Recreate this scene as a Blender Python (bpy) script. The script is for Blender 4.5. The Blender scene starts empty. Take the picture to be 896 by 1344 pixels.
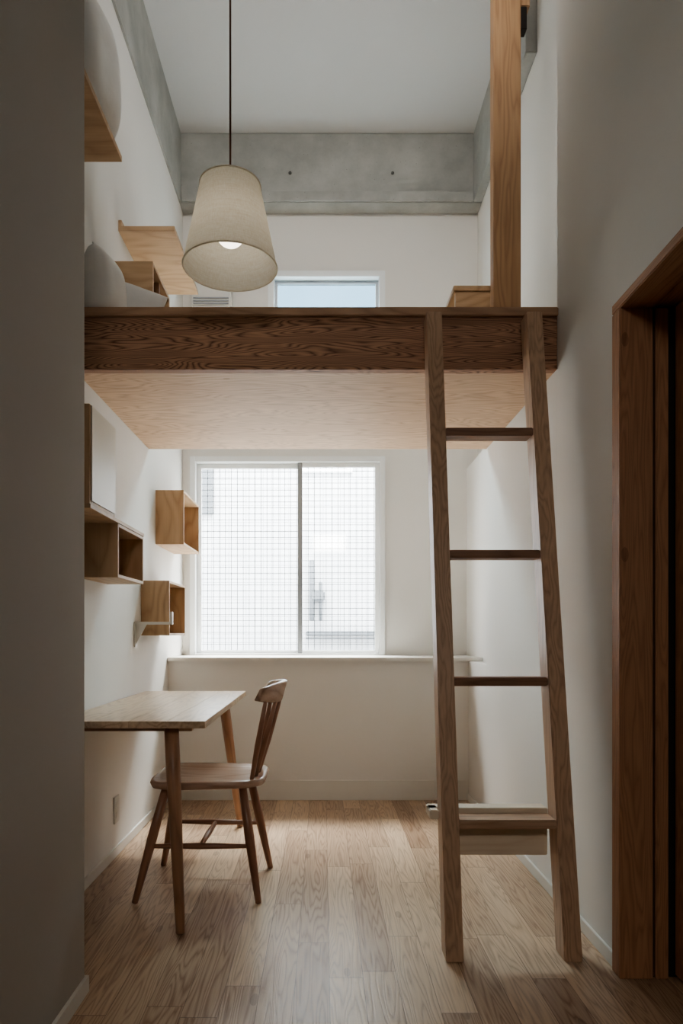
import bpy, bmesh, math, random
from mathutils import Vector
random.seed(4)
scene = bpy.context.scene
COL = scene.collection

# ------------------------------------------------------------------ materials
def srgb(r, g, b):
    f = lambda c: (c/255/12.92) if c/255 <= 0.04045 else ((c/255+0.055)/1.055)**2.4
    return (f(r), f(g), f(b), 1)

def desat(c, k):
    l = 0.3*c[0]+0.59*c[1]+0.11*c[2]
    return tuple(l*k+v*(1-k) for v in c[:3])+(1,)

def newmat(name):
    m = bpy.data.materials.new(name); m.use_nodes = True
    nt = m.node_tree; b = nt.nodes['Principled BSDF']
    return m, nt, b

def plain(name, col, rough=0.6, metal=0.0, noise=0.0, nscale=3.0, bump=0.0, bscale=60, emit=0.0):
    m, nt, b = newmat(name)
    b.inputs['Roughness'].default_value = rough
    b.inputs['Metallic'].default_value = metal
    if emit > 0:
        b.inputs['Emission Color'].default_value = (1.0, 0.90, 0.76, 1); b.inputs['Emission Strength'].default_value = emit
    tc = nt.nodes.new('ShaderNodeTexCoord')
    n = nt.nodes.new('ShaderNodeTexNoise'); n.inputs['Scale'].default_value = nscale; n.inputs['Detail'].default_value = 5
    nt.links.new(tc.outputs['Object'], n.inputs['Vector'])
    r = nt.nodes.new('ShaderNodeValToRGB')
    r.color_ramp.elements[0].position = 0.3; r.color_ramp.elements[1].position = 0.7
    r.color_ramp.elements[0].color = tuple(c*(1-noise) for c in col[:3])+(1,)
    r.color_ramp.elements[1].color = tuple(min(1, c*(1+noise)) for c in col[:3])+(1,)
    nt.links.new(n.outputs['Fac'], r.inputs['Fac'])
    nt.links.new(r.outputs['Color'], b.inputs['Base Color'])
    if bump > 0:
        n2 = nt.nodes.new('ShaderNodeTexNoise'); n2.inputs['Scale'].default_value = bscale; n2.inputs['Detail'].default_value = 4
        nt.links.new(tc.outputs['Object'], n2.inputs['Vector'])
        bp = nt.nodes.new('ShaderNodeBump'); bp.inputs['Strength'].default_value = bump; bp.inputs['Distance'].default_value = 0.01
        nt.links.new(n2.outputs['Fac'], bp.inputs['Height']); nt.links.new(bp.outputs['Normal'], b.inputs['Normal'])
    return m

def math_node(nt, op, a, bval=None):
    n = nt.nodes.new('ShaderNodeMath'); n.operation = op
    if isinstance(a, (int, float)): n.inputs[0].default_value = a
    else: nt.links.new(a, n.inputs[0])
    if bval is not None:
        if isinstance(bval, (int, float)): n.inputs[1].default_value = bval
        else: nt.links.new(bval, n.inputs[1])
    return n.outputs[0]

WOODS = {}
def wood(kind, axis):
    """kind -> (light, dark, rings, stretch, ringstrength, rough)"""
    key = (kind, axis)
    if key in WOODS: return WOODS[key]
    P = {
     'fir':    (srgb(206, 156, 118),  srgb(108, 68, 46), 40, 9.0, 0.75, 0.6),
     'cap':    (srgb(198, 158, 122), srgb(162, 122, 90), 10, 5.0, 0.5, 0.5),
     'ply':    (srgb(230, 194, 156),srgb(188, 146, 108), 26, 5.0, 0.5, 0.6),
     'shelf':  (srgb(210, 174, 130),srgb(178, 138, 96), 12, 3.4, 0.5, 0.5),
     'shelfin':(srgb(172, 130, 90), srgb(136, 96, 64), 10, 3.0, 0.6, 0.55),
     'ladder': (srgb(218, 182, 148), srgb(172, 136, 106), 14, 11.0, 0.5, 0.42),
     'rung':   (srgb(170, 128, 98),  srgb(128, 90, 66), 12, 9.0, 0.5, 0.5),
     'pale':   (srgb(244, 230, 208),srgb(228, 208, 182), 10, 6.0, 0.4, 0.5),
     'post':   (srgb(208, 162, 112), srgb(170, 122, 78), 12, 8.0, 0.5, 0.5),
     'cedar':  (srgb(206, 152, 108),  srgb(160, 110, 74), 18, 12.0, 0.45, 0.5),
     'table':  (srgb(218, 190, 156),srgb(170, 134, 100), 12, 7.0, 0.5, 0.28),
     'leg':    (srgb(194, 146, 108),  srgb(150, 106, 76), 8, 8.0, 0.5, 0.35),
     'chair':  (srgb(182, 130, 98),  srgb(132, 88, 64), 8, 8.0, 0.5, 0.3),
     'seat':   (srgb(204, 168, 142), srgb(162, 124, 100), 10, 5.0, 0.5, 0.25),
    }[kind]
    light, dark, rings, stretch, rs, rough = P
    light = desat(light, 0.16); dark = desat(dark, 0.16)
    m, nt, b = newmat('wood_%s_%s' % (kind, axis))
    L = nt.links
    tc = nt.nodes.new('ShaderNodeTexCoord'); oi = nt.nodes.new('ShaderNodeObjectInfo')
    add = nt.nodes.new('ShaderNodeVectorMath'); add.operation = 'ADD'
    rv = nt.nodes.new('ShaderNodeCombineXYZ')
    rr = math_node(nt, 'MULTIPLY', oi.outputs['Random'], 23.0)
    for i in range(3): L.new(rr, rv.inputs[i])
    L.new(tc.outputs['Object'], add.inputs[0]); L.new(rv.outputs[0], add.inputs[1])
    mp = nt.nodes.new('ShaderNodeMapping')
    s = [stretch*1.4]*3; s['xyz'.index(axis)] = 1.4
    mp.inputs['Scale'].default_value = s
    L.new(add.outputs[0], mp.inputs['Vector'])
    n = nt.nodes.new('ShaderNodeTexNoise'); n.inputs['Scale'].default_value = 0.9; n.inputs['Detail'].default_value = 2.5
    n.inputs['Roughness'].default_value = 0.45
    L.new(mp.outputs[0], n.inputs['Vector'])
    f = math_node(nt, 'MULTIPLY', n.outputs['Fac'], float(rings))
    f = math_node(nt, 'PINGPONG', f, 0.5)
    f = math_node(nt, 'MULTIPLY', f, 2.0)
    f = math_node(nt, 'POWER', f, 1.8)
    mp2 = nt.nodes.new('ShaderNodeMapping')
    s2 = [160]*3; s2['xyz'.index(axis)] = 5
    mp2.inputs['Scale'].default_value = s2
    L.new(add.outputs[0], mp2.inputs['Vector'])
    n2 = nt.nodes.new('ShaderNodeTexNoise'); n2.inputs['Scale'].default_value = 1.0; n2.inputs['Detail'].default_value = 3
    L.new(mp2.outputs[0], n2.inputs['Vector'])
    f = math_node(nt, 'MULTIPLY', f, rs)
    g = math_node(nt, 'MULTIPLY', n2.outputs['Fac'], 0.55)
    f = math_node(nt, 'ADD', f, g)
    n3 = nt.nodes.new('ShaderNodeTexNoise'); n3.inputs['Scale'].default_value = 0.35; n3.inputs['Detail'].default_value = 2
    L.new(mp.outputs[0], n3.inputs['Vector'])
    h = math_node(nt, 'MULTIPLY', n3.outputs['Fac'], 0.5)
    f = math_node(nt, 'ADD', f, h); f = math_node(nt, 'SUBTRACT', f, 0.35)
    if kind in ('ply', 'cedar'):
        v = nt.nodes.new('ShaderNodeTexVoronoi'); v.inputs['Scale'].default_value = 1.0
        mp3 = nt.nodes.new('ShaderNodeMapping'); s3 = [5.0]*3; s3['xyz'.index(axis)] = 2.6
        mp3.inputs['Scale'].default_value = s3
        L.new(add.outputs[0], mp3.inputs['Vector']); L.new(mp3.outputs[0], v.inputs['Vector'])
        k = math_node(nt, 'LESS_THAN', v.outputs['Distance'], 0.055)
        f = math_node(nt, 'ADD', f, math_node(nt, 'MULTIPLY', k, 0.5))
    r = nt.nodes.new('ShaderNodeValToRGB')
    r.color_ramp.elements[0].color = light; r.color_ramp.elements[1].color = dark
    r.color_ramp.elements[0].position = 0.05; r.color_ramp.elements[1].position = 0.95
    L.new(f, r.inputs['Fac']); L.new(r.outputs['Color'], b.inputs['Base Color'])
    b.inputs['Roughness'].default_value = rough
    bp = nt.nodes.new('ShaderNodeBump'); bp.inputs['Strength'].default_value = 0.12; bp.inputs['Distance'].default_value = 0.003
    bp.invert = True
    L.new(f, bp.inputs['Height']); L.new(bp.outputs['Normal'], b.inputs['Normal'])
    WOODS[key] = m
    return m

def floor_material():
    m, nt, b = newmat('oak_floorboards'); L = nt.links
    tc = nt.nodes.new('ShaderNodeTexCoord')
    sp = nt.nodes.new('ShaderNodeSeparateXYZ'); L.new(tc.outputs['Object'], sp.inputs[0])
    W, Ln = 0.098, 0.95
    xs = math_node(nt, 'DIVIDE', sp.outputs['X'], W)
    col = math_node(nt, 'FLOOR', xs)
    fx = math_node(nt, 'FRACT', xs)
    wn = nt.nodes.new('ShaderNodeTexWhiteNoise'); wn.noise_dimensions = '1D'; L.new(col, wn.inputs['W'])
    ys = math_node(nt, 'DIVIDE', sp.outputs['Y'], Ln)
    ys = math_node(nt, 'ADD', ys, math_node(nt, 'MULTIPLY', wn.outputs['Value'], 7.3))
    row = math_node(nt, 'FLOOR', ys); fy = math_node(nt, 'FRACT', ys)
    idv = nt.nodes.new('ShaderNodeCombineXYZ'); L.new(col, idv.inputs[0]); L.new(row, idv.inputs[1])
    wn2 = nt.nodes.new('ShaderNodeTexWhiteNoise'); wn2.noise_dimensions = '3D'; L.new(idv.outputs[0], wn2.inputs['Vector'])
    off = nt.nodes.new('ShaderNodeVectorMath'); off.operation = 'SCALE'; L.new(wn2.outputs['Color'], off.inputs[0]); off.inputs['Scale'].default_value = 17
    add = nt.nodes.new('ShaderNodeVectorMath'); add.operation = 'ADD'
    L.new(tc.outputs['Object'], add.inputs[0]); L.new(off.outputs[0], add.inputs[1])
    mp = nt.nodes.new('ShaderNodeMapping'); mp.inputs['Scale'].default_value = (13, 0.9, 3)
    L.new(add.outputs[0], mp.inputs['Vector'])
    n = nt.nodes.new('ShaderNodeTexNoise'); n.inputs['Scale'].default_value = 0.9; n.inputs['Detail'].default_value = 2.5
    L.new(mp.outputs[0], n.inputs['Vector'])
    f = math_node(nt, 'MULTIPLY', n.outputs['Fac'], 22.0)
    f = math_node(nt, 'PINGPONG', f, 0.5); f = math_node(nt, 'MULTIPLY', f, 2.0); f = math_node(nt, 'POWER', f, 2.2)
    mp2 = nt.nodes.new('ShaderNodeMapping'); mp2.inputs['Scale'].default_value = (220, 7, 3)
    L.new(add.outputs[0], mp2.inputs['Vector'])
    n2 = nt.nodes.new('ShaderNodeTexNoise'); n2.inputs['Scale'].default_value = 1; n2.inputs['Detail'].default_value = 3
    L.new(mp2.outputs[0], n2.inputs['Vector'])
    t = math_node(nt, 'ADD', math_node(nt, 'MULTIPLY', f, 0.36), math_node(nt, 'MULTIPLY', n2.outputs['Fac'], 0.42))
    t = math_node(nt, 'ADD', t, math_node(nt, 'MULTIPLY', wn2.outputs['Value'], 0.48))
    r = nt.nodes.new('ShaderNodeValToRGB')
    r.color_ramp.elements[0].color = desat(srgb(224, 196, 164), 0.1); r.color_ramp.elements[1].color = desat(srgb(144, 108, 80), 0.1)
    r.color_ramp.elements[0].position = 0.12; r.color_ramp.elements[1].position = 1.0
    L.new(t, r.inputs['Fac'])
    e1 = math_node(nt, 'LESS_THAN', fx, 0.020)
    e2 = math_node(nt, 'LESS_THAN', fy, 0.003)
    e = math_node(nt, 'MAXIMUM', e1, e2)
    v = nt.nodes.new('ShaderNodeTexVoronoi'); v.inputs['Scale'].default_value = 1.0
    mp3 = nt.nodes.new('ShaderNodeMapping'); mp3.inputs['Scale'].default_value = (6, 2.2, 1)
    L.new(add.outputs[0], mp3.inputs['Vector']); L.new(mp3.outputs[0], v.inputs['Vector'])
    kn = math_node(nt, 'LESS_THAN', v.outputs['Distance'], 0.07)
    e = math_node(nt, 'MAXIMUM', e, math_node(nt, 'MULTIPLY', kn, 0.5))
    mx = nt.nodes.new('ShaderNodeMix'); mx.data_type = 'RGBA'
    L.new(math_node(nt, 'MULTIPLY', e, 0.65), mx.inputs['Factor']); L.new(r.outputs['Color'], mx.inputs['A']); mx.inputs['B'].default_value = srgb(84, 58, 40)
    L.new(mx.outputs['Result'], b.inputs['Base Color'])
    b.inputs['Roughness'].default_value = 0.33
    bp = nt.nodes.new('ShaderNodeBump'); bp.inputs['Strength'].default_value = 0.15; bp.inputs['Distance'].default_value = 0.003; bp.invert = True
    hh = math_node(nt, 'ADD', t, math_node(nt, 'MULTIPLY', e, 2.0))
    L.new(hh, bp.inputs['Height']); L.new(bp.outputs['Normal'], b.inputs['Normal'])
    return m

def concrete_material():
    m, nt, b = newmat('board_cast_concrete'); L = nt.links
    tc = nt.nodes.new('ShaderNodeTexCoord')
    n = nt.nodes.new('ShaderNodeTexNoise'); n.inputs['Scale'].default_value = 3.0; n.inputs['Detail'].default_value = 9; n.inputs['Roughness'].default_value = 0.65
    L.new(tc.outputs['Object'], n.inputs['Vector'])
    r = nt.nodes.new('ShaderNodeValToRGB')
    r.color_ramp.elements[0].position = 0.3; r.color_ramp.elements[1].position = 0.72
    r.color_ramp.elements[0].color = srgb(152, 152, 147); r.color_ramp.elements[1].color = srgb(190, 190, 185)
    L.new(n.outputs['Fac'], r.inputs['Fac'])
    v = nt.nodes.new('ShaderNodeTexVoronoi'); v.inputs['Scale'].default_value = 26
    L.new(tc.outputs['Object'], v.inputs['Vector'])
    sp = math_node(nt, 'LESS_THAN', v.outputs['Distance'], 0.07)
    mx = nt.nodes.new('ShaderNodeMix'); mx.data_type = 'RGBA'
    L.new(math_node(nt, 'MULTIPLY', sp, 0.45), mx.inputs['Factor']); L.new(r.outputs['Color'], mx.inputs['A']); mx.inputs['B'].default_value = srgb(100, 100, 96)
    L.new(mx.outputs['Result'], b.inputs['Base Color'])
    b.inputs['Roughness'].default_value = 0.8
    bp = nt.nodes.new('ShaderNodeBump'); bp.inputs['Strength'].default_value = 0.25; bp.inputs['Distance'].default_value = 0.01
    L.new(n.outputs['Fac'], bp.inputs['Height']); L.new(bp.outputs['Normal'], b.inputs['Normal'])
    return m

def tile_material():
    m, nt, b = newmat('white_facade_tile'); L = nt.links
    tc = nt.nodes.new('ShaderNodeTexCoord')
    mp = nt.nodes.new('ShaderNodeMapping'); mp.inputs['Rotation'].default_value = (math.radians(90), 0, 0)
    L.new(tc.outputs['Object'], mp.inputs['Vector'])
    br = nt.nodes.new('ShaderNodeTexBrick'); br.offset = 0.0
    br.inputs['Scale'].default_value = 1.0; br.inputs['Brick Width'].default_value = 0.1; br.inputs['Row Height'].default_value = 0.1
    br.inputs['Mortar Size'].default_value = 0.004
    br.inputs['Color1'].default_value = srgb(168, 170, 172); br.inputs['Color2'].default_value = srgb(162, 164, 167)
    br.inputs['Mortar'].default_value = srgb(128, 130, 132)
    L.new(mp.outputs[0], br.inputs['Vector']); L.new(br.outputs['Color'], b.inputs['Base Color'])
    b.inputs['Roughness'].default_value = 0.5
    return m

def glass_material(name, tint=(0.95, 0.97, 0.97, 1), gl=0.05):
    m = bpy.data.materials.new(name); m.use_nodes = True
    nt = m.node_tree; nt.nodes.clear(); L = nt.links
    o = nt.nodes.new('ShaderNodeOutputMaterial'); t = nt.nodes.new('ShaderNodeBsdfTransparent'); t.inputs[0].default_value = tint
    g = nt.nodes.new('ShaderNodeBsdfGlossy'); g.inputs['Roughness'].default_value = 0.05
    mx = nt.nodes.new('ShaderNodeMixShader'); mx.inputs[0].default_value = gl
    L.new(t.outputs[0], mx.inputs[1]); L.new(g.outputs[0], mx.inputs[2]); L.new(mx.outputs[0], o.inputs[0])
    return m

def linen_material():
    m = bpy.data.materials.new('linen_shade'); m.use_nodes = True
    nt = m.node_tree; nt.nodes.clear(); L = nt.links
    o = nt.nodes.new('ShaderNodeOutputMaterial')
    tc = nt.nodes.new('ShaderNodeTexCoord')
    outs = []
    for sc in ((60, 60, 1100), (1100, 1100, 50)):
        mp = nt.nodes.new('ShaderNodeMapping'); mp.inputs['Scale'].default_value = sc
        L.new(tc.outputs['Object'], mp.inputs['Vector'])
        n = nt.nodes.new('ShaderNodeTexNoise'); n.inputs['Scale'].default_value = 0.35; n.inputs['Detail'].default_value = 2
        L.new(mp.outputs[0], n.inputs['Vector']); outs.append(n.outputs['Fac'])
    f = math_node(nt, 'MULTIPLY', math_node(nt, 'ADD', outs[0], outs[1]), 0.5)
    r = nt.nodes.new('ShaderNodeValToRGB')
    r.color_ramp.elements[0].position = 0.3; r.color_ramp.elements[1].position = 0.7
    r.color_ramp.elements[0].color = srgb(234, 226, 208); r.color_ramp.elements[1].color = srgb(253, 250, 241)
    L.new(f, r.inputs['Fac'])
    d = nt.nodes.new('ShaderNodeBsdfDiffuse'); t = nt.nodes.new('ShaderNodeBsdfTranslucent')
    L.new(r.outputs[0], d.inputs[0]); L.new(r.outputs[0], t.inputs[0])
    mx = nt.nodes.new('ShaderNodeMixShader'); mx.inputs[0].default_value = 0.5
    L.new(d.outputs[0], mx.inputs[1]); L.new(t.outputs[0], mx.inputs[2]); L.new(mx.outputs[0], o.inputs[0])
    return m

M_PLASTER = plain('white_plaster', srgb(232, 229, 224), 0.85, noise=0.015, nscale=1.5, bump=0.05, bscale=40)
M_CEIL = plain('ceiling_paint', srgb(222, 221, 221), 0.9, noise=0.01)
M_TRIM = plain('white_trim', srgb(230, 227, 220), 0.5, noise=0.01)
M_FRAME = plain('window_frame_white', srgb(238, 240, 240), 0.35, noise=0.01)
M_ALU = plain('aluminium', srgb(150, 152, 154), 0.4, 0.6, noise=0.02)
M_WIRE = plain('glass_wire', srgb(60, 64, 66), 0.6, 0.0, noise=0.02)
M_FLOOR = floor_material()
M_CONC = concrete_material()
M_TILE = tile_material()
M_GLASS = glass_material('clear_glass')
M_GLASSB = glass_material('blue_glass', (0.60, 0.70, 0.74, 1), 0.08)
M_GLASSD = glass_material('dark_door_glass', (0.35, 0.37, 0.33, 1), 0.1)
M_LINEN = linen_material()
M_CORD = plain('cord_brown', srgb(110, 70, 48), 0.6, noise=0.05)
M_BULB = plain('opal_bulb', srgb(244, 240, 232), 0.2, noise=0.0, emit=3.2)
M_PILLOW = plain('cotton_pillow', srgb(228, 226, 222), 0.95, noise=0.04, nscale=8, bump=0.3, bscale=18)
M_PILLOWG = plain('grey_cushion', srgb(204, 202, 198), 0.95, noise=0.06, nscale=8, bump=0.3, bscale=18)
M_WHITE = plain('white_lacquer', srgb(226, 220, 206), 0.4, noise=0.01)
M_METALW = plain('white_powdercoat', srgb(215, 212, 206), 0.4, 0.1, noise=0.01)
M_DARK = plain('dark_gap', srgb(46, 38, 32), 0.8, noise=0.05)
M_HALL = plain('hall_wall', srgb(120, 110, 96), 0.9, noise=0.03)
M_ABSORB = plain('entry_bounce_absorber', srgb(92, 80, 68), 0.9, noise=0.03)  # unseen entry surfaces coloured dark to cut bounce light
M_PLASTER_SHADED = plain('partition_shaded_plaster', srgb(186, 179, 171), 0.9, noise=0.02, nscale=1.5, bump=0.05, bscale=40)  # white plaster in shadow, the shade painted into its base colour
M_GREY = plain('exterior_grey', srgb(84, 88, 92), 0.6, noise=0.05)
M_CLAD = plain('exterior_blue_cladding', srgb(112, 128, 138), 0.5, noise=0.08, nscale=1.0)
M_ROAD = plain('alley_concrete', srgb(170, 170, 168), 0.9, noise=0.1, nscale=4)
M_BLACK = plain('dark_iron', srgb(50, 44, 40), 0.5, 0.5, noise=0.05)
M_HOLE = plain('tie_hole_grey', srgb(96, 94, 90), 0.8, 0.0, noise=0.05)

# ------------------------------------------------------------------ builders
def empty(name, loc):
    e = bpy.data.objects.new(name, None); e.location = loc; e.empty_display_size = 0.1
    COL.objects.link(e); return e

def link(name, me, loc, mat, parent=None, rot=None, smooth=False):
    o = bpy.data.objects.new(name, me)
    if mat: me.materials.append(mat)
    if parent: o.parent = parent; o.location = Vector(loc) - parent.location
    else: o.location = loc
    if rot: o.rotation_euler = rot
    if smooth:
        for p in me.polygons: p.use_smooth = True
    COL.objects.link(o); return o

def box(name, x, y, z, mat, parent=None, bevel=0.0, kind=None, axis=None, rot=None, smooth=False):
    (x0, x1), (y0, y1), (z0, z1) = x, y, z
    d = (x1-x0, y1-y0, z1-z0); c = ((x0+x1)/2, (y0+y1)/2, (z0+z1)/2)
    if kind:
        ax = axis or 'xyz'[max(range(3), key=lambda i: d[i])]
        mat = wood(kind, ax)
    bm = bmesh.new(); bmesh.ops.create_cube(bm, size=1.0)
    for v in bm.verts: v.co = Vector((v.co.x*d[0], v.co.y*d[1], v.co.z*d[2]))
    if bevel > 0:
        bmesh.ops.bevel(bm, geom=bm.edges[:], offset=min(bevel, min(d)*0.4), segments=2, affect='EDGES')
    me = bpy.data.meshes.new(name); bm.to_mesh(me); bm.free()
    return link(name, me, c, mat, parent, rot)

def multibox(name, boxes, mat, parent=None, bevel=0.0):
    bm = bmesh.new()
    xs = [b for b in boxes]
    c = Vector([sum((b[i][0]+b[i][1])/2 for b in xs)/len(xs) for i in range(3)])
    for b in boxes:
        r = bmesh.ops.create_cube(bm, size=1.0)
        for v in r['verts']:
            v.co = Vector([(b[i][0]+b[i][1])/2 + v.co[i]*(b[i][1]-b[i][0]) - c[i] for i in range(3)])
    me = bpy.data.meshes.new(name); bm.to_mesh(me); bm.free()
    return link(name, me, c, mat, parent)

def rod(name, p0, p1, r0, r1, mat=None, parent=None, kind=None, seg=16, mid=None):
    p0 = Vector(p0); p1 = Vector(p1); L = (p1-p0).length
    prof = [(0, r0), (L, r1)] if mid is None else [(0, r0), (L*mid[0], mid[1]), (L, r1)]
    bm = bmesh.new(); rings = []
    e = min(r0, r1)*0.25
    prof = [(0, prof[0][1]-e)] + [(e, prof[0][1])] + prof[1:-1] + [(L-e, prof[-1][1])] + [(L, prof[-1][1]-e)]
    for (z, r) in prof:
        rings.append([bm.verts.new((r*math.cos(2*math.pi*i/seg), r*math.sin(2*math.pi*i/seg), z-L/2)) for i in range(seg)])
    for a, b_ in zip(rings[:-1], rings[1:]):
        for i in range(seg): bm.faces.new((a[i], a[(i+1) % seg], b_[(i+1) % seg], b_[i]))
    bm.faces.new(rings[0][::-1]); bm.faces.new(rings[-1])
    me = bpy.data.meshes.new(name); bm.to_mesh(me); bm.free()
    if kind: mat = wood(kind, 'z')
    o = link(name, me, (p0+p1)/2, mat, parent, smooth=True)
    o.rotation_mode = 'QUATERNION'; o.rotation_quaternion = (p1-p0).to_track_quat('Z', 'Y')
    return o

def prism(name, pts, axis_range, plane, mat, parent=None, bevel=0.0):
    a0, a1 = axis_range
    bm = bmesh.new()
    def co(p, a):
        return {'xy': (p[0], p[1], a), 'yz': (a, p[0], p[1]), 'xz': (p[0], a, p[1])}[plane]
    c = Vector((0, 0, 0))
    for p in pts: c += Vector(co(p, (a0+a1)/2))
    c /= len(pts)
    A = [bm.verts.new(Vector(co(p, a0))-c) for p in pts]; B = [bm.verts.new(Vector(co(p, a1))-c) for p in pts]
    bm.faces.new(A[::-1]); bm.faces.new(B)
    n = len(pts)
    for i in range(n): bm.faces.new((A[i], A[(i+1) % n], B[(i+1) % n], B[i]))
    bmesh.ops.recalc_face_normals(bm, faces=bm.faces[:])
    if bevel > 0: bmesh.ops.bevel(bm, geom=bm.edges[:], offset=bevel, segments=2, affect='EDGES')
    me = bpy.data.meshes.new(name); bm.to_mesh(me); bm.free()
    return link(name, me, c, mat, parent)

# ------------------------------------------------------------------ room shell
XL, XR = -0.935, 0.875
H = 4.25
YF = 4.57           # window wall plane
box('floor', (-2.0, 1.25), (-2.6, 4.75), (-0.1, 0.0), M_FLOOR)
box('ceiling', (-2.0, 2.3), (-2.6, 4.75), (H, H+0.12), M_CEIL)
box('entry_bounce_blocker', (-0.665, 0.875), (-2.45, 1.35), (2.55, 2.65), M_ABSORB)  # added unseen soffit, keeps bounce light off the foreground
box('wall_left', (XL-0.15, XL), (1.91, 4.75), (0, H), M_PLASTER)
box('wall_left_partition', (-2.0, -0.665), (0.7, 1.91), (0, H), M_PLASTER_SHADED)
box('wall_left_entry', (-2.0, -0.665), (-2.45, 0.7), (0, H), M_ABSORB)
box('wall_back', (-2.0, 2.3), (-2.6, -2.45), (0, H), M_ABSORB)
box('wall_right_pier', (XR, 1.3), (2.04, 2.565), (0, H), M_PLASTER)
box('wall_right_header', (XR, 1.3), (0.9, 2.04), (1.99, H), M_PLASTER)
box('wall_right_entry', (XR, 1.3), (-2.45, 0.9), (0, H), M_ABSORB)
box('wall_right_lower', (XR, 1.3), (2.565, 3.68), (0, 2.1), M_PLASTER)
multibox('wall_right_alcove', [((XR, 1.3), (3.68, 4.57), (0, 0.835)), ((0.955, 1.3), (3.68, 4.57), (0.835, 2.1))], M_PLASTER)
box('wall_right_upper', (1.03, 1.3), (2.565, 4.57), (2.1, H), M_PLASTER)
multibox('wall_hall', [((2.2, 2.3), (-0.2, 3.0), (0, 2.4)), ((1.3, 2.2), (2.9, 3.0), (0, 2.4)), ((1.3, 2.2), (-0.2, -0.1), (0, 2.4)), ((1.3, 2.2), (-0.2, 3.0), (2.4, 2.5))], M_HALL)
box('floor_hall', (1.25, 2.3), (-0.2, 3.0), (-0.1, -0.001), wood('cedar', 'y'))

WX0, WX1 = -0.884, 0.411
LZ0, LZ1 = 0.858, 2.178
UX0, UZ0, UZ1 = -0.366, 2.62, 3.41
multibox('wall_far', [
  ((XL, WX0), (YF, 4.72), (0, H)),
  ((WX1, 1.3), (YF, 4.72), (0, H)),
  ((WX0, WX1), (YF, 4.72), (0, LZ0)),
  ((WX0, UX0), (YF, 4.72), (LZ1, H)),
  ((UX0, WX1), (YF, 4.72), (LZ1, UZ0)),
  ((UX0, WX1), (YF, 4.72), (UZ1, H))], M_PLASTER)
box('wall_far_under_sill', (XL, XR), (4.13, YF), (0, 0.835), M_PLASTER)
box('trim_window_sill', (XL, 0.955), (4.105, YF), (0.835, 0.858), M_TRIM, bevel=0.003)
box('baseboard_far', (XL, XR), (4.12, 4.13), (0, 0.12), M_TRIM, bevel=0.002)
box('baseboard_left', (XL, XL+0.009), (1.92, 4.12), (0, 0.045), M_TRIM, bevel=0.002)
box('baseboard_right', (XR-0.009, XR), (2.05, 4.12), (0, 0.045), M_TRIM, bevel=0.002)
multibox('baseboard_entry', [((-0.665, -0.655), (-2.4, 1.92), (0, 0.045)), ((-0.93, -0.665), (1.91, 1.92), (0, 0.045))], M_TRIM)

def beam_far():
    root = empty('concrete_beam', (0, 4.5, 3.8))
    box('beam_body', (XL, 1.03), (4.45, YF), (3.80, H), M_CONC, root, bevel=0.004)
    box('beam_drip_edge', (XL+0.02, 0.97), (4.43, 4.45), (3.80, 3.862), M_CONC, root, bevel=0.004)
    for i, x in enumerate((-0.215, 0.45)):
        rod('tie_hole_%d' % (i+1), (x, 4.443, 3.99), (x, 4.452, 3.99), 0.010, 0.010, M_HOLE, root)
beam_far()
box('concrete_beam_left_side', (XL, XL+0.012), (1.915, 4.45), (3.80, H), M_CONC)
box('concrete_beam_right_side', (0.975, 1.03), (3.3, 4.45), (3.80, H), M_CONC, bevel=0.004)

# ------------------------------------------------------------------ windows
def grid_mesh(name, x0, x1, z0, z1, y, step, t, mat, parent):
    bxs = []
    nx = int((x1-x0)/step); nz = int((z1-z0)/step)
    for i in range(1, nx+1):
        x = x0+i*step
        if x < x1: bxs.append(((x-t/2, x+t/2), (y-t/2, y+t/2), (z0, z1)))
    for i in range(1, nz+1):
        z = z0+i*step
        if z < z1: bxs.append(((x0, x1), (y-t/2, y+t/2), (z-t/2, z+t/2)))
    return multibox(name, bxs, mat, parent)

def window_lower():
    r = empty('window_1', (-0.2, 4.62, 0.86))
    F = 0.035
    y = (4.545, 4.66)
    box('frame_left', (WX0, WX0+F), y, (LZ0, LZ1), M_FRAME, r, 0.003)
    box('frame_right', (WX1-F, WX1), y, (LZ0, LZ1), M_FRAME, r, 0.003)
    box('frame_bottom', (WX0+F, WX1-F), y, (LZ0, LZ0+0.012), M_FRAME, r, 0.003)
    box('frame_top', (WX0+F, WX1-F), y, (LZ1-F, LZ1), M_FRAME, r, 0.003)
    xm = -0.155
    for nm, a, b_, yy in (('sash_left', WX0+F, xm+0.015, 4.61), ('sash_right', xm-0.015, WX1-F, 4.575)):
        s = 0.03
        z0, z1 = LZ0+0.012, LZ1-F
        ml = M_ALU if nm == 'sash_right' else M_FRAME
        mr = M_ALU if nm == 'sash_left' else M_FRAME
        box(nm+'_stile_a', (a, a+s), (yy, yy+0.03), (z0, z1), ml, r, 0.003)
        box(nm+'_stile_b', (b_-s, b_), (yy, yy+0.03), (z0, z1), mr, r, 0.003)
        box(nm+'_rail_bottom', (a+s, b_-s), (yy, yy+0.03), (z0, z0+0.02), M_FRAME, r, 0.002)
        box(nm+'_rail_top', (a+s, b_-s), (yy, yy+0.03), (z1-s, z1), M_FRAME, r, 0.002)
        box(nm+'_glass', (a+s, b_-s), (yy+0.012, yy+0.018), (z0+0.02, z1-s), M_GLASS, r)
        grid_mesh(nm+'_wire_mesh', a+s, b_-s, z0+0.02, z1-s, yy+0.015, 0.040, 0.0031, M_WIRE, r)
    box('latch', (xm-0.012, xm+0.008), (4.56, 4.575), (1.33, 1.40), M_ALU, r, 0.003)
window_lower()

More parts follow.
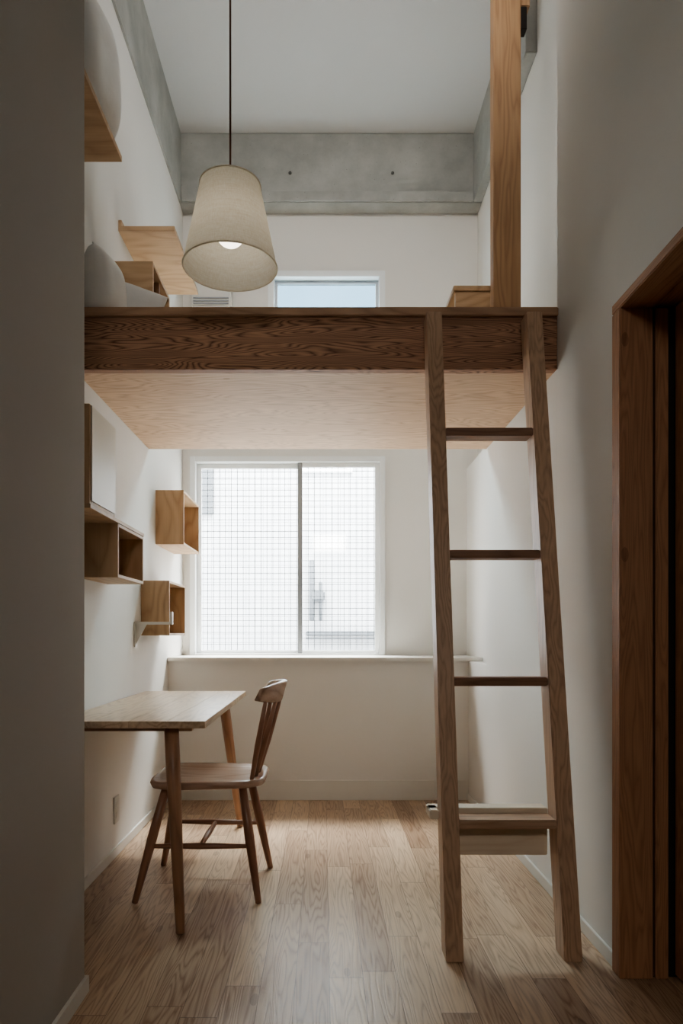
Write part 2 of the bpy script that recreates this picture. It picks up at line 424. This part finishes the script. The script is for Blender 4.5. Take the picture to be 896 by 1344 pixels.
def window_upper():
    r = empty('window_2', (0, 4.62, 2.62))
    F = 0.04; y = (4.545, 4.66)
    box('frame_left', (UX0, UX0+F), y, (UZ0, UZ1), M_FRAME, r, 0.003)
    box('frame_right', (WX1-F, WX1), y, (UZ0, UZ1), M_FRAME, r, 0.003)
    box('frame_bottom', (UX0+F, WX1-F), y, (UZ0, UZ0+F), M_FRAME, r, 0.003)
    box('frame_top', (UX0+F, WX1-F), y, (UZ1-F, UZ1), M_FRAME, r, 0.003)
    multibox('sash', [((UX0+F, UX0+F+0.02), (4.6, 4.63), (UZ0+F, UZ1-F)), ((WX1-F-0.02, WX1-F), (4.6, 4.63), (UZ0+F, UZ1-F)),
                      ((UX0+F+0.02, WX1-F-0.02), (4.6, 4.63), (UZ1-F-0.02, UZ1-F)), ((UX0+F+0.02, WX1-F-0.02), (4.6, 4.63), (UZ0+F, UZ0+F+0.02))], M_ALU, r)
    box('glass', (UX0+F+0.02, WX1-F-0.02), (4.612, 4.618), (UZ0+F+0.02, UZ1-F-0.02), M_GLASSB, r)
window_upper()

# ------------------------------------------------------------------ outside
def outside():
    r = empty('neighbour_building', (0, 8, 0))
    box('facade', (-5, 5), (8.0, 8.3), (-3, 4.6), M_TILE, r)
    box('facade_upper_cladding', (-5, 5), (8.02, 8.3), (4.6, 5.35), M_CLAD, r)
    box('facade_window_left', (-1.75, -1.28), (7.96, 8.0), (2.4, 3.4), M_GREY, r)
    box('facade_window_top', (-0.2, 0.28), (7.96, 8.0), (2.93, 3.3), M_GREY, r)
    box('facade_window_frame', (-0.26, 0.34), (7.97, 8.0), (2.88, 3.4), M_FRAME, r)
    box('facade_ledge', (-0.2, 0.75), (7.85, 8.0), (0.98, 1.03), M_GREY, r, 0.01)
    rod('downpipe', (-0.13, 7.9, 1.15), (-0.13, 7.9, 1.85), 0.03, 0.03, M_GREY, r)
    rod('gas_pipe', (-0.03, 7.9, 1.15), (-0.03, 7.9, 1.6), 0.02, 0.02, M_GREY, r)
    box('gas_meter', (-0.15, 0.02), (7.86, 8.0), (1.38, 1.5), M_GREY, r, 0.02)
    box('balcony_rail', (-0.2, 0.75), (7.8, 7.84), (0.94, 0.96), M_GREY, r, 0.004)
outside()
box('ground_alley', (-6, 6), (4.75, 9), (-0.3, -0.12), M_ROAD)

# ------------------------------------------------------------------ loft
def loft():
    r = empty('loft_platform', (0, 3.1, 2.0))
    box('fascia_beam', (XL, XR), (2.565, 2.605), (1.989, 2.185), None, r, 0.002, kind='fir')
    box('cap_board', (XL, XR), (2.55, 2.70), (2.185, 2.217), None, r, 0.003, kind='cap')
    box('deck', (XL, 0.875), (2.70, 3.68), (2.185, 2.215), None, r, 0.0, kind='ply')
    box('plywood_soffit', (XL, XR), (2.605, 3.68), (1.992, 2.010), None, r, 0.0, kind='ply', axis='x')
    box('rear_joist', (XL, XR), (3.64, 3.68), (2.01, 2.185), None, r, 0.0, kind='ply')
    box('deck_side', (0.875, 1.03), (2.565, 3.68), (2.1, 2.215), None, r, 0.0, kind='ply')
loft()

def wooden_post():
    r = empty('wooden_post', (0.73, 2.73, 2.217))
    box('post', (0.675, 0.783), (2.715, 2.775), (2.217, H), None, r, 0.003, kind='post')
    box('bracket', (0.783, 0.808), (2.72, 2.76), (3.40, 3.49), M_BLACK, r, 0.002)
    box('tie_block', (0.783, 0.82), (2.72, 2.77), (3.49, 3.9), None, r, 0.003, kind='post')
wooden_post()

# ------------------------------------------------------------------ ladder
def ladder():
    r = empty('ladder', (0.58, 2.3, 0))
    Zt, Y0, Y1, D = 2.165, 2.085, 2.475, 0.085
    def yf(z): return Y0+(Y1-Y0)*z/Zt
    for nm, x0, x1 in (('rail_left', 0.374, 0.428), ('rail_right', 0.735, 0.79)):
        prism(nm, [(Y0, 0), (Y0+D, 0), (Y1+D, Zt), (Y1, Zt)], (x0, x1), 'yz', wood('ladder', 'z'), r, 0.003)
    for i, z in enumerate((0.843, 1.271, 1.709)):
        y = yf(z)+0.008
        box('rung_%d' % (i+2), (0.428, 0.735), (y, y+0.075), (z-0.014, z+0.014), None, r, 0.003, kind='rung')
    z = 0.40; y = yf(z)
    box('rung_1', (0.428, 0.735), (y+0.0, y+0.085), (z-0.014, z+0.014), None, r, 0.003, kind='ladder')
    box('step_end', (0.345, 0.374), (y+0.06, y+0.13), (z+0.0, z+0.03), None, r, 0.003, kind='pale')
    box('step_top_board', (0.345, 0.735), (y+0.086, y+0.15), (z+0.0, z+0.03), None, r, 0.003, kind='pale')
    box('step_riser', (0.428, 0.735), (y+0.09, y+0.11), (z-0.125, z+0.0), None, r, 0.003, kind='pale')
ladder()

# ------------------------------------------------------------------ sliding door & frame
def door():
    r = empty('door_1', (0.95, 2.0, 0))
    box('jamb', (0.858, 0.955), (1.985, 2.04), (0, 1.945), None, r, 0.003, kind='cedar')
    box('jamb_outer', (0.963, 1.0), (1.985, 2.04), (0, 1.945), None, r, 0.003, kind='cedar')
    box('jamb_groove', (0.955, 1.30), (2.0, 2.04), (0, 1.945), M_DARK, r)
    box('head', (0.858, 0.955), (0.9, 2.04), (1.945, 1.975), None, r, 0.003, kind='cedar')
    box('head_inner', (0.965, 1.3), (0.9, 2.04), (1.955, 1.985), None, r, 0.003, kind='cedar')
    box('leaf_stile', (1.02, 1.055), (1.93, 1.99), (0.01, 1.95), None, r, 0.003, kind='cedar')
    box('leaf_rail_bottom', (1.02, 1.055), (1.2, 1.93), (0.01, 0.12), None, r, 0.003, kind='cedar')
    box('leaf_rail_top', (1.02, 1.055), (1.2, 1.93), (1.86, 1.95), None, r, 0.003, kind='cedar')
    box('leaf_stile_near', (1.02, 1.055), (1.14, 1.2), (0.01, 1.95), None, r, 0.003, kind='cedar')
    box('leaf_glass', (1.034, 1.04), (1.2, 1.93), (0.12, 1.86), M_GLASSD, r)
door()

# ------------------------------------------------------------------ pendant lamp
def pendant():
    X, Y, Z = -0.298, 2.2, 2.175
    r = empty('pendant_lamp', (X, Y, Z))
    R0, R1, Hh = 0.150, 0.096, 0.262
    seg = 96
    bm = bmesh.new(); rings = []
    N = 12
    for k in range(N+1):
        t = k/N; R = R0+(R1-R0)*t
        rings.append([bm.verts.new((R*math.cos(2*math.pi*i/seg), R*math.sin(2*math.pi*i/seg), Hh*t)) for i in range(seg)])
    for a, b_ in zip(rings[:-1], rings[1:]):
        for i in range(seg): bm.faces.new((a[i], a[(i+1) % seg], b_[(i+1) % seg], b_[i]))
    me = bpy.data.meshes.new('shade'); bm.to_mesh(me); bm.free()
    link('shade', me, (X, Y, Z), M_LINEN, r, smooth=True)
    for nm, R, z in (('rim_lower', R0, 0.0), ('rim_upper', R1, Hh)):
        bpy.ops.mesh.primitive_torus_add(major_radius=R, minor_radius=0.0028, major_segments=96, minor_segments=8)
        t = bpy.context.object; t.name = nm; t.data.materials.append(M_LINEN); t.parent = r; t.location = (0, 0, z)
        for p in t.data.polygons: p.use_smooth = True
    rod('spoke_1', (X-R1, Y, Z+Hh), (X+R1, Y, Z+Hh), 0.002, 0.002, M_METALW, r, seg=8)
    rod('spoke_2', (X, Y-R1, Z+Hh), (X, Y+R1, Z+Hh), 0.002, 0.002, M_METALW, r, seg=8)
    rod('socket', (X, Y, Z+0.15), (X, Y, Z+Hh+0.012), 0.022, 0.016, M_METALW, r)
    rod('cord', (X, Y, Z+Hh+0.01), (X, Y, H-0.03), 0.0032, 0.0032, M_CORD, r, seg=8)
    rod('ceiling_rose', (X, Y, H-0.035), (X, Y, H), 0.045, 0.045, M_WHITE, r)
    bpy.ops.mesh.primitive_uv_sphere_add(segments=32, ring_count=20, radius=0.048)
    s = bpy.context.object; s.name = 'bulb'; s.data.materials.append(M_BULB); s.parent = r; s.location = (0, 0, 0.115)
    for p in s.data.polygons: p.use_smooth = True
pendant()

# ------------------------------------------------------------------ wall boxes
T = 0.012
def wall_box(name, y, z, x1, closed_front=False, kind='shelf'):
    y0, y1 = y; z0, z1 = z
    r = empty(name, (XL, (y0+y1)/2, z0))
    box('panel_near', (XL, x1), (y0, y0+T), (z0, z1), None, r, 0.001, kind=kind, axis='z')
    box('panel_far', (XL, x1), (y1-T, y1), (z0, z1), None, r, 0.001, kind=kind, axis='z')
    box('panel_bottom', (XL, x1), (y0+T, y1-T), (z0, z0+T), None, r, 0.001, kind=kind, axis='y')
    box('panel_top', (XL, x1), (y0+T, y1-T), (z1-T, z1), None, r, 0.001, kind=kind, axis='y')
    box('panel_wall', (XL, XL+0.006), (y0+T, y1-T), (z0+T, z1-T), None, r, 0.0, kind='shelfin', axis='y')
    if closed_front:
        box('door_panel', (x1-0.008, x1+0.004), (y0+T, y1-0.002), (z0+T, z1-0.002), M_WHITE, r, 0.001)
    return r
wall_box('wall_shelf_box', (3.825, 4.30), (1.50, 1.803), -0.778)
wall_box('wall_shelf_box', (2.60, 2.97), (1.215, 1.42), -0.778)
wall_box('wall_shelf_box', (3.52, 3.93), (0.992, 1.274), -0.79)
wall_box('wall_cabinet', (2.285, 2.56), (1.4345, 1.768), -0.778, True)
box('wall_shelf_board', (XL, -0.775), (2.285, 2.97), (1.4205, 1.434), None, None, 0.001, kind='shelf')

def bracket():
    r = empty('wall_bracket', (XL, 3.4, 1.05))
    box('wall_plate', (XL, XL+0.008), (3.385, 3.415), (0.935, 1.06), M_METALW, r, 0.002)
    box('arm', (XL+0.008, -0.745), (3.388, 3.412), (1.046, 1.06), M_METALW, r, 0.002)
    box('arm_tip', (-0.759, -0.745), (3.388, 3.412), (1.06, 1.11), M_METALW, r, 0.002)
    prism('gusset', [(XL+0.008, 0.95), (XL+0.008, 1.046), (XL+0.06, 1.046)], (3.398, 3.402), 'xz', M_METALW, r)
bracket()

def shelf_up(name, y, x1, z):
    r = empty(name, (XL, y[0], z))
    box('board', (XL, x1), y, (z, z+0.022), None, r, 0.001, kind='shelf', axis='x')
    box('cleat', (XL, XL+0.015), y, (z+0.022, z+0.05), None, r, 0.001, kind='shelf', axis='y')
shelf_up('wall_shelf', (1.95, 2.66), -0.78, 2.83)
shelf_up('wall_shelf', (3.13, 3.72), -0.678, 2.84)

def storage_box():
    r = empty('wooden_storage_box', (-0.81, 3.05, 2.215))
    x0, x1, y0, y1, z0, z1 = -0.915, -0.72, 2.9, 3.22, 2.216, 2.577
    t = 0.015
    box('side_near', (x0, x1), (y0, y0+t), (z0, z1), None, r, 0.001, kind='shelf', axis='x')
    box('side_far', (x0, x1), (y1-t, y1), (z0, z1), None, r, 0.001, kind='shelf', axis='x')
    box('top', (x0, x1), (y0+t, y1-t), (z1-t, z1), None, r, 0.001, kind='shelf', axis='y')
    box('bottom', (x0, x1), (y0+t, y1-t), (z0, z0+t), None, r, 0.001, kind='shelf', axis='y')
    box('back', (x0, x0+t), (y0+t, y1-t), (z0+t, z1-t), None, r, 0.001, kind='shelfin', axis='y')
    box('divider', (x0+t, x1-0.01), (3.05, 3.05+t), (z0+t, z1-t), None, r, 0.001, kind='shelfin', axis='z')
storage_box()
def crate():
    r = empty('wooden_stool', (0.65, 3.0, 2.215))
    box('top', (0.56, 0.76), (2.95, 3.2), (2.475, 2.50), None, r, 0.003, kind='shelf')
    for i, (x, y) in enumerate(((0.585, 2.975), (0.735, 2.975), (0.585, 3.175), (0.735, 3.175))):
        rod('leg_%d' % (i+1), (x, y, 2.216), (x, y, 2.475), 0.013, 0.016, None, r, kind='shelf')
    box('apron', (0.57, 0.75), (2.955, 2.97), (2.40, 2.475), None, r, 0.002, kind='shelf')
crate()

def pillow(name, loc, size, rot, mat):
    bm = bmesh.new()
    n = 20
    sx, sy, sz = size
    top = {}; bot = {}
    for i in range(n+1):
        for j in range(n+1):
            u = i/n*2-1; v = j/n*2-1
            h = (max(0, (1-u**4))*max(0, (1-v**4)))**0.5
            pin = 1-0.08*(1-abs(u))*abs(v)**3 ; pin2 = 1-0.08*(1-abs(v))*abs(u)**3
            w = 0.07*math.sin(5*u+2*v)*h
            top[i, j] = bm.verts.new((u*sx/2*pin2, v*sy/2*pin, (h+w)*sz/2))
            bot[i, j] = top[i, j] if i in (0, n) or j in (0, n) else bm.verts.new((u*sx/2*pin2, v*sy/2*pin, -h*sz/2))
    for i in range(n):
        for j in range(n):
            bm.faces.new((top[i, j], top[i+1, j], top[i+1, j+1], top[i, j+1]))
            bm.faces.new((bot[i, j], bot[i, j+1], bot[i+1, j+1], bot[i+1, j]))
    me = bpy.data.meshes.new(name); bm.to_mesh(me); bm.free()
    return link(name, me, loc, mat, None, rot, True)
pillow('pillow', (-0.862, 2.71, 2.352), (0.25, 0.26, 0.13), (math.radians(90), 0, math.radians(86)), M_PILLOW)
pillow('pillow', (-0.765, 2.825, 2.33), (0.20, 0.23, 0.07), (math.radians(76), math.radians(14), math.radians(14)), M_PILLOWG)
pillow('pillow', (-0.835, 2.46, 3.045), (0.34, 0.38, 0.16), (math.radians(90), 0, math.radians(86)), M_PILLOW)
def ledge_box():
    r = empty('air_conditioner', (-0.7, 4.45, 2.9))
    box('body', (-0.86, -0.60), (4.46, YF), (3.13, 3.30), M_METALW, r, 0.012)
    for k in range(3):
        box('louvre_%d' % (k+1), (-0.845, -0.615), (4.455, 4.462), (3.145+0.018*k, 3.153+0.018*k), M_ALU, r)
ledge_box()

# ------------------------------------------------------------------ table
def table():
    r = empty('wooden_desk', (-0.67, 2.97, 0))
    x0, x1, y0, y1 = XL+0.002, -0.405, 2.35, 3.60
    nb = 4
    for k in range(nb):
        a = x0+(x1-x0)*k/nb; b_ = x0+(x1-x0)*(k+1)/nb
        box('top_board_%d' % (k+1), (a, b_), (y0, y1), (0.676, 0.70), None, r, 0.0012, kind='table', axis='y')
    box('underframe', (x0+0.03, x1-0.06), (y0+0.08, y0+0.11), (0.655, 0.676), None, r, 0.002, kind='leg')
    box('underframe_rear', (x0+0.03, x1-0.06), (y1-0.14, y1-0.11), (0.655, 0.676), None, r, 0.002, kind='leg')
    rod('leg_front', (-0.475, 2.285, 0), (-0.54, 2.44, 0.676), 0.0155, 0.026, None, r, kind='leg', mid=(0.75, 0.0255))
    rod('leg_rear', (-0.43, 3.56, 0), (-0.50, 3.44, 0.676), 0.0155, 0.026, None, r, kind='leg', mid=(0.75, 0.0255))
    box('wall_bracket_plate', (XL+0.002, XL+0.06), (2.9, 2.93), (0.64, 0.676), M_METALW, r, 0.002)
    box('wall_cleat', (XL, XL+0.02), (2.4, 3.55), (0.646, 0.676), M_METALW, r, 0.002)
table()

# ------------------------------------------------------------------ chair
def chair():
    r = empty('wooden_chair', (-0.45, 2.76, 0))
    cx, cy = -0.445, 2.765
    bm = bmesh.new(); seg = 56
    def outline(a):
        c, s = math.cos(a), math.sin(a)
        ex = 0.42
        x = math.copysign(abs(c)**ex, c)*0.222
        w = 0.205 - 0.02*(x/0.222)
        y = math.copysign(abs(s)**ex, s)*w
        return x, y
    levels = [(0.0, 0.90, -0.0165), (0, 0.975, -0.011), (0, 1.0, 0.004), (0, 0.985, 0.0125), (0, 0.93, 0.0145), (0, 0.75, 0.009), (0, 0.5, 0.004), (0, 0.25, 0.002)]
    rings = []
    for _, s, z in levels:
        rings.append([bm.verts.new((outline(2*math.pi*i/seg)[0]*s, outline(2*math.pi*i/seg)[1]*s, z)) for i in range(seg)])
    for a, b_ in zip(rings[:-1], rings[1:]):
        for i in range(seg): bm.faces.new((a[i], a[(i+1) % seg], b_[(i+1) % seg], b_[i]))
    bm.faces.new(rings[0][::-1]); bm.faces.new(rings[-1])
    me = bpy.data.meshes.new('seat'); bm.to_mesh(me); bm.free()
    link('seat', me, (cx, cy, 0.430), wood('seat', 'x'), r, smooth=True)
    feet = {'leg_1': ((-0.700, 2.545), (-0.60, 2.63)), 'leg_2': ((-0.240, 2.545), (-0.31, 2.63)),
            'leg_3': ((-0.690, 2.96), (-0.60, 2.89)), 'leg_4': ((-0.225, 2.93), (-0.31, 2.88))}
    P = {}
    for n, (f, t) in feet.items():
        p0 = Vector((f[0], f[1], 0)); p1 = Vector((t[0], t[1], 0.42)); P[n] = (p0, p1)
        rod(n, p0, p1, 0.0115, 0.0150, None, r, kind='chair', mid=(0.55, 0.0190))
    at = lambda n, z: P[n][0]+(P[n][1]-P[n][0])*(z/0.42)
    a, b_ = at('leg_1', 0.20), at('leg_2', 0.20); rod('stretcher_near', a, b_, 0.008, 0.008, None, r, kind='chair', mid=(0.5, 0.012))
    c, d = at('leg_3', 0.20), at('leg_4', 0.20); rod('stretcher_far', c, d, 0.008, 0.008, None, r, kind='chair', mid=(0.5, 0.012))
    rod('stretcher_cross', (a+b_)/2, (c+d)/2, 0.008, 0.008, None, r, kind='chair', mid=(0.5, 0.012))
    bm = bmesh.new(); n = 24
    def arc(t):
        return Vector((-0.165-0.075*t*t, 2.765+0.195*t, 0))
    rows = []
    for k in range(n+1):
        t = k/n*2-1; p = arc(t); tg = (arc(t+0.01)-arc(t-0.01)).normalized(); nr = Vector((tg.y, -tg.x, 0))
        hh = 0.036*(1-0.45*abs(t)**3); th = 0.010
        lean = 0.010
        q = []
        for (u, v) in ((-1, -1), (-0.6, -1.15), (0.6, -1.15), (1, -1), (1, 1), (0.6, 1.15), (-0.6, 1.15), (-1, 1)):
            q.append(bm.verts.new(p + nr*(u*th) + Vector((v*lean, 0, 0.772+v*hh)) - Vector((-0.2, 2.765, 0.77))))
        rows.append(q)
    for a_, b2 in zip(rows[:-1], rows[1:]):
        for i in range(8): bm.faces.new((a_[i], b2[i], b2[(i+1) % 8], a_[(i+1) % 8]))
    bm.faces.new(rows[0]); bm.faces.new(rows[-1][::-1])
    bmesh.ops.recalc_face_normals(bm, faces=bm.faces[:])
    me = bpy.data.meshes.new('back_rail'); bm.to_mesh(me); bm.free()
    link('back_rail', me, (-0.2, 2.765, 0.77), wood('seat', 'y'), r, smooth=True)
    for i, t in enumerate((-0.80, -0.42, 0.0, 0.42, 0.80)):
        p = arc(t)
        base = Vector((-0.262-0.02*t*t, 2.765+0.17*t, 0.437)); top = Vector((p.x-0.006, p.y, 0.745))
        rod('spindle_%d' % (i+1), base, top, 0.008, 0.007, None, r, kind='chair', mid=(0.45, 0.0115))
chair()

def outlet():
    r = empty('wall_outlet', (XL, 3.09, 0.21))
    box('plate', (XL, XL+0.007), (3.055, 3.125), (0.15, 0.27), M_METALW, r, 0.002)
    for k in range(2):
        box('socket_%d' % (k+1), (XL+0.007, XL+0.0085), (3.075, 3.105), (0.175+0.045*k, 0.20+0.045*k), M_METALW, r)
outlet()

# ------------------------------------------------------------------ camera
cam = bpy.data.cameras.new('camera'); co = bpy.data.objects.new('camera', cam); COL.objects.link(co)
co.location = (0, 0, 1.0); co.rotation_euler = (math.radians(90), 0, 0)
cam.sensor_fit = 'VERTICAL'; cam.sensor_height = 36; cam.sensor_width = 24
cam.lens = 36*900/1344
cam.shift_x = (448-424)/1344; cam.shift_y = (832-672)/1344
cam.clip_start = 0.05
scene.camera = co
try:
    scene.view_settings.look = 'AgX - Medium High Contrast'
except Exception as ex:
    print('look', ex)

# ------------------------------------------------------------------ light
w = bpy.data.worlds.new('sky'); scene.world = w; w.use_nodes = True
bg = w.node_tree.nodes['Background']; bg.inputs[0].default_value = (0.93, 0.95, 1.0, 1); bg.inputs[1].default_value = 14.0
def area(name, loc, rot, sx, sy, power, col, spread=180):
    l = bpy.data.lights.new(name, 'AREA'); l.shape = 'RECTANGLE'; l.size = sx; l.size_y = sy; l.energy = power; l.color = col
    l.spread = math.radians(spread)
    o = bpy.data.objects.new(name, l); o.location = loc; o.rotation_euler = [math.radians(a) for a in rot]; COL.objects.link(o); return o
s = bpy.data.lights.new('sun', 'SUN'); s.energy = 3; s.angle = math.radians(8); s.color = (1, 0.97, 0.92)
so = bpy.data.objects.new('sun', s); COL.objects.link(so); so.rotation_euler = (math.radians(42), 0, math.radians(-8)); so.location = (0, 0, 9)
area('skylight_alley', (0, 6.3, 5.4), (-38, 0, 0), 3.5, 2.0, 2900, (1.0, 0.97, 0.93))
# added fill light for the upper room, unseen, tilted towards the window wall
area('upper_fill_light', (0.0, 1.7, 4.15), (66, 0, 0), 0.7, 0.4, 10, (1.0, 0.97, 0.93), 95)
# added fill light behind the camera, no real fixture, angled into the room
area('entry_fill_light', (0.1, -1.6, 2.45), (62, 0, 0), 0.5, 0.3, 8, (1.0, 0.92, 0.82), 120)
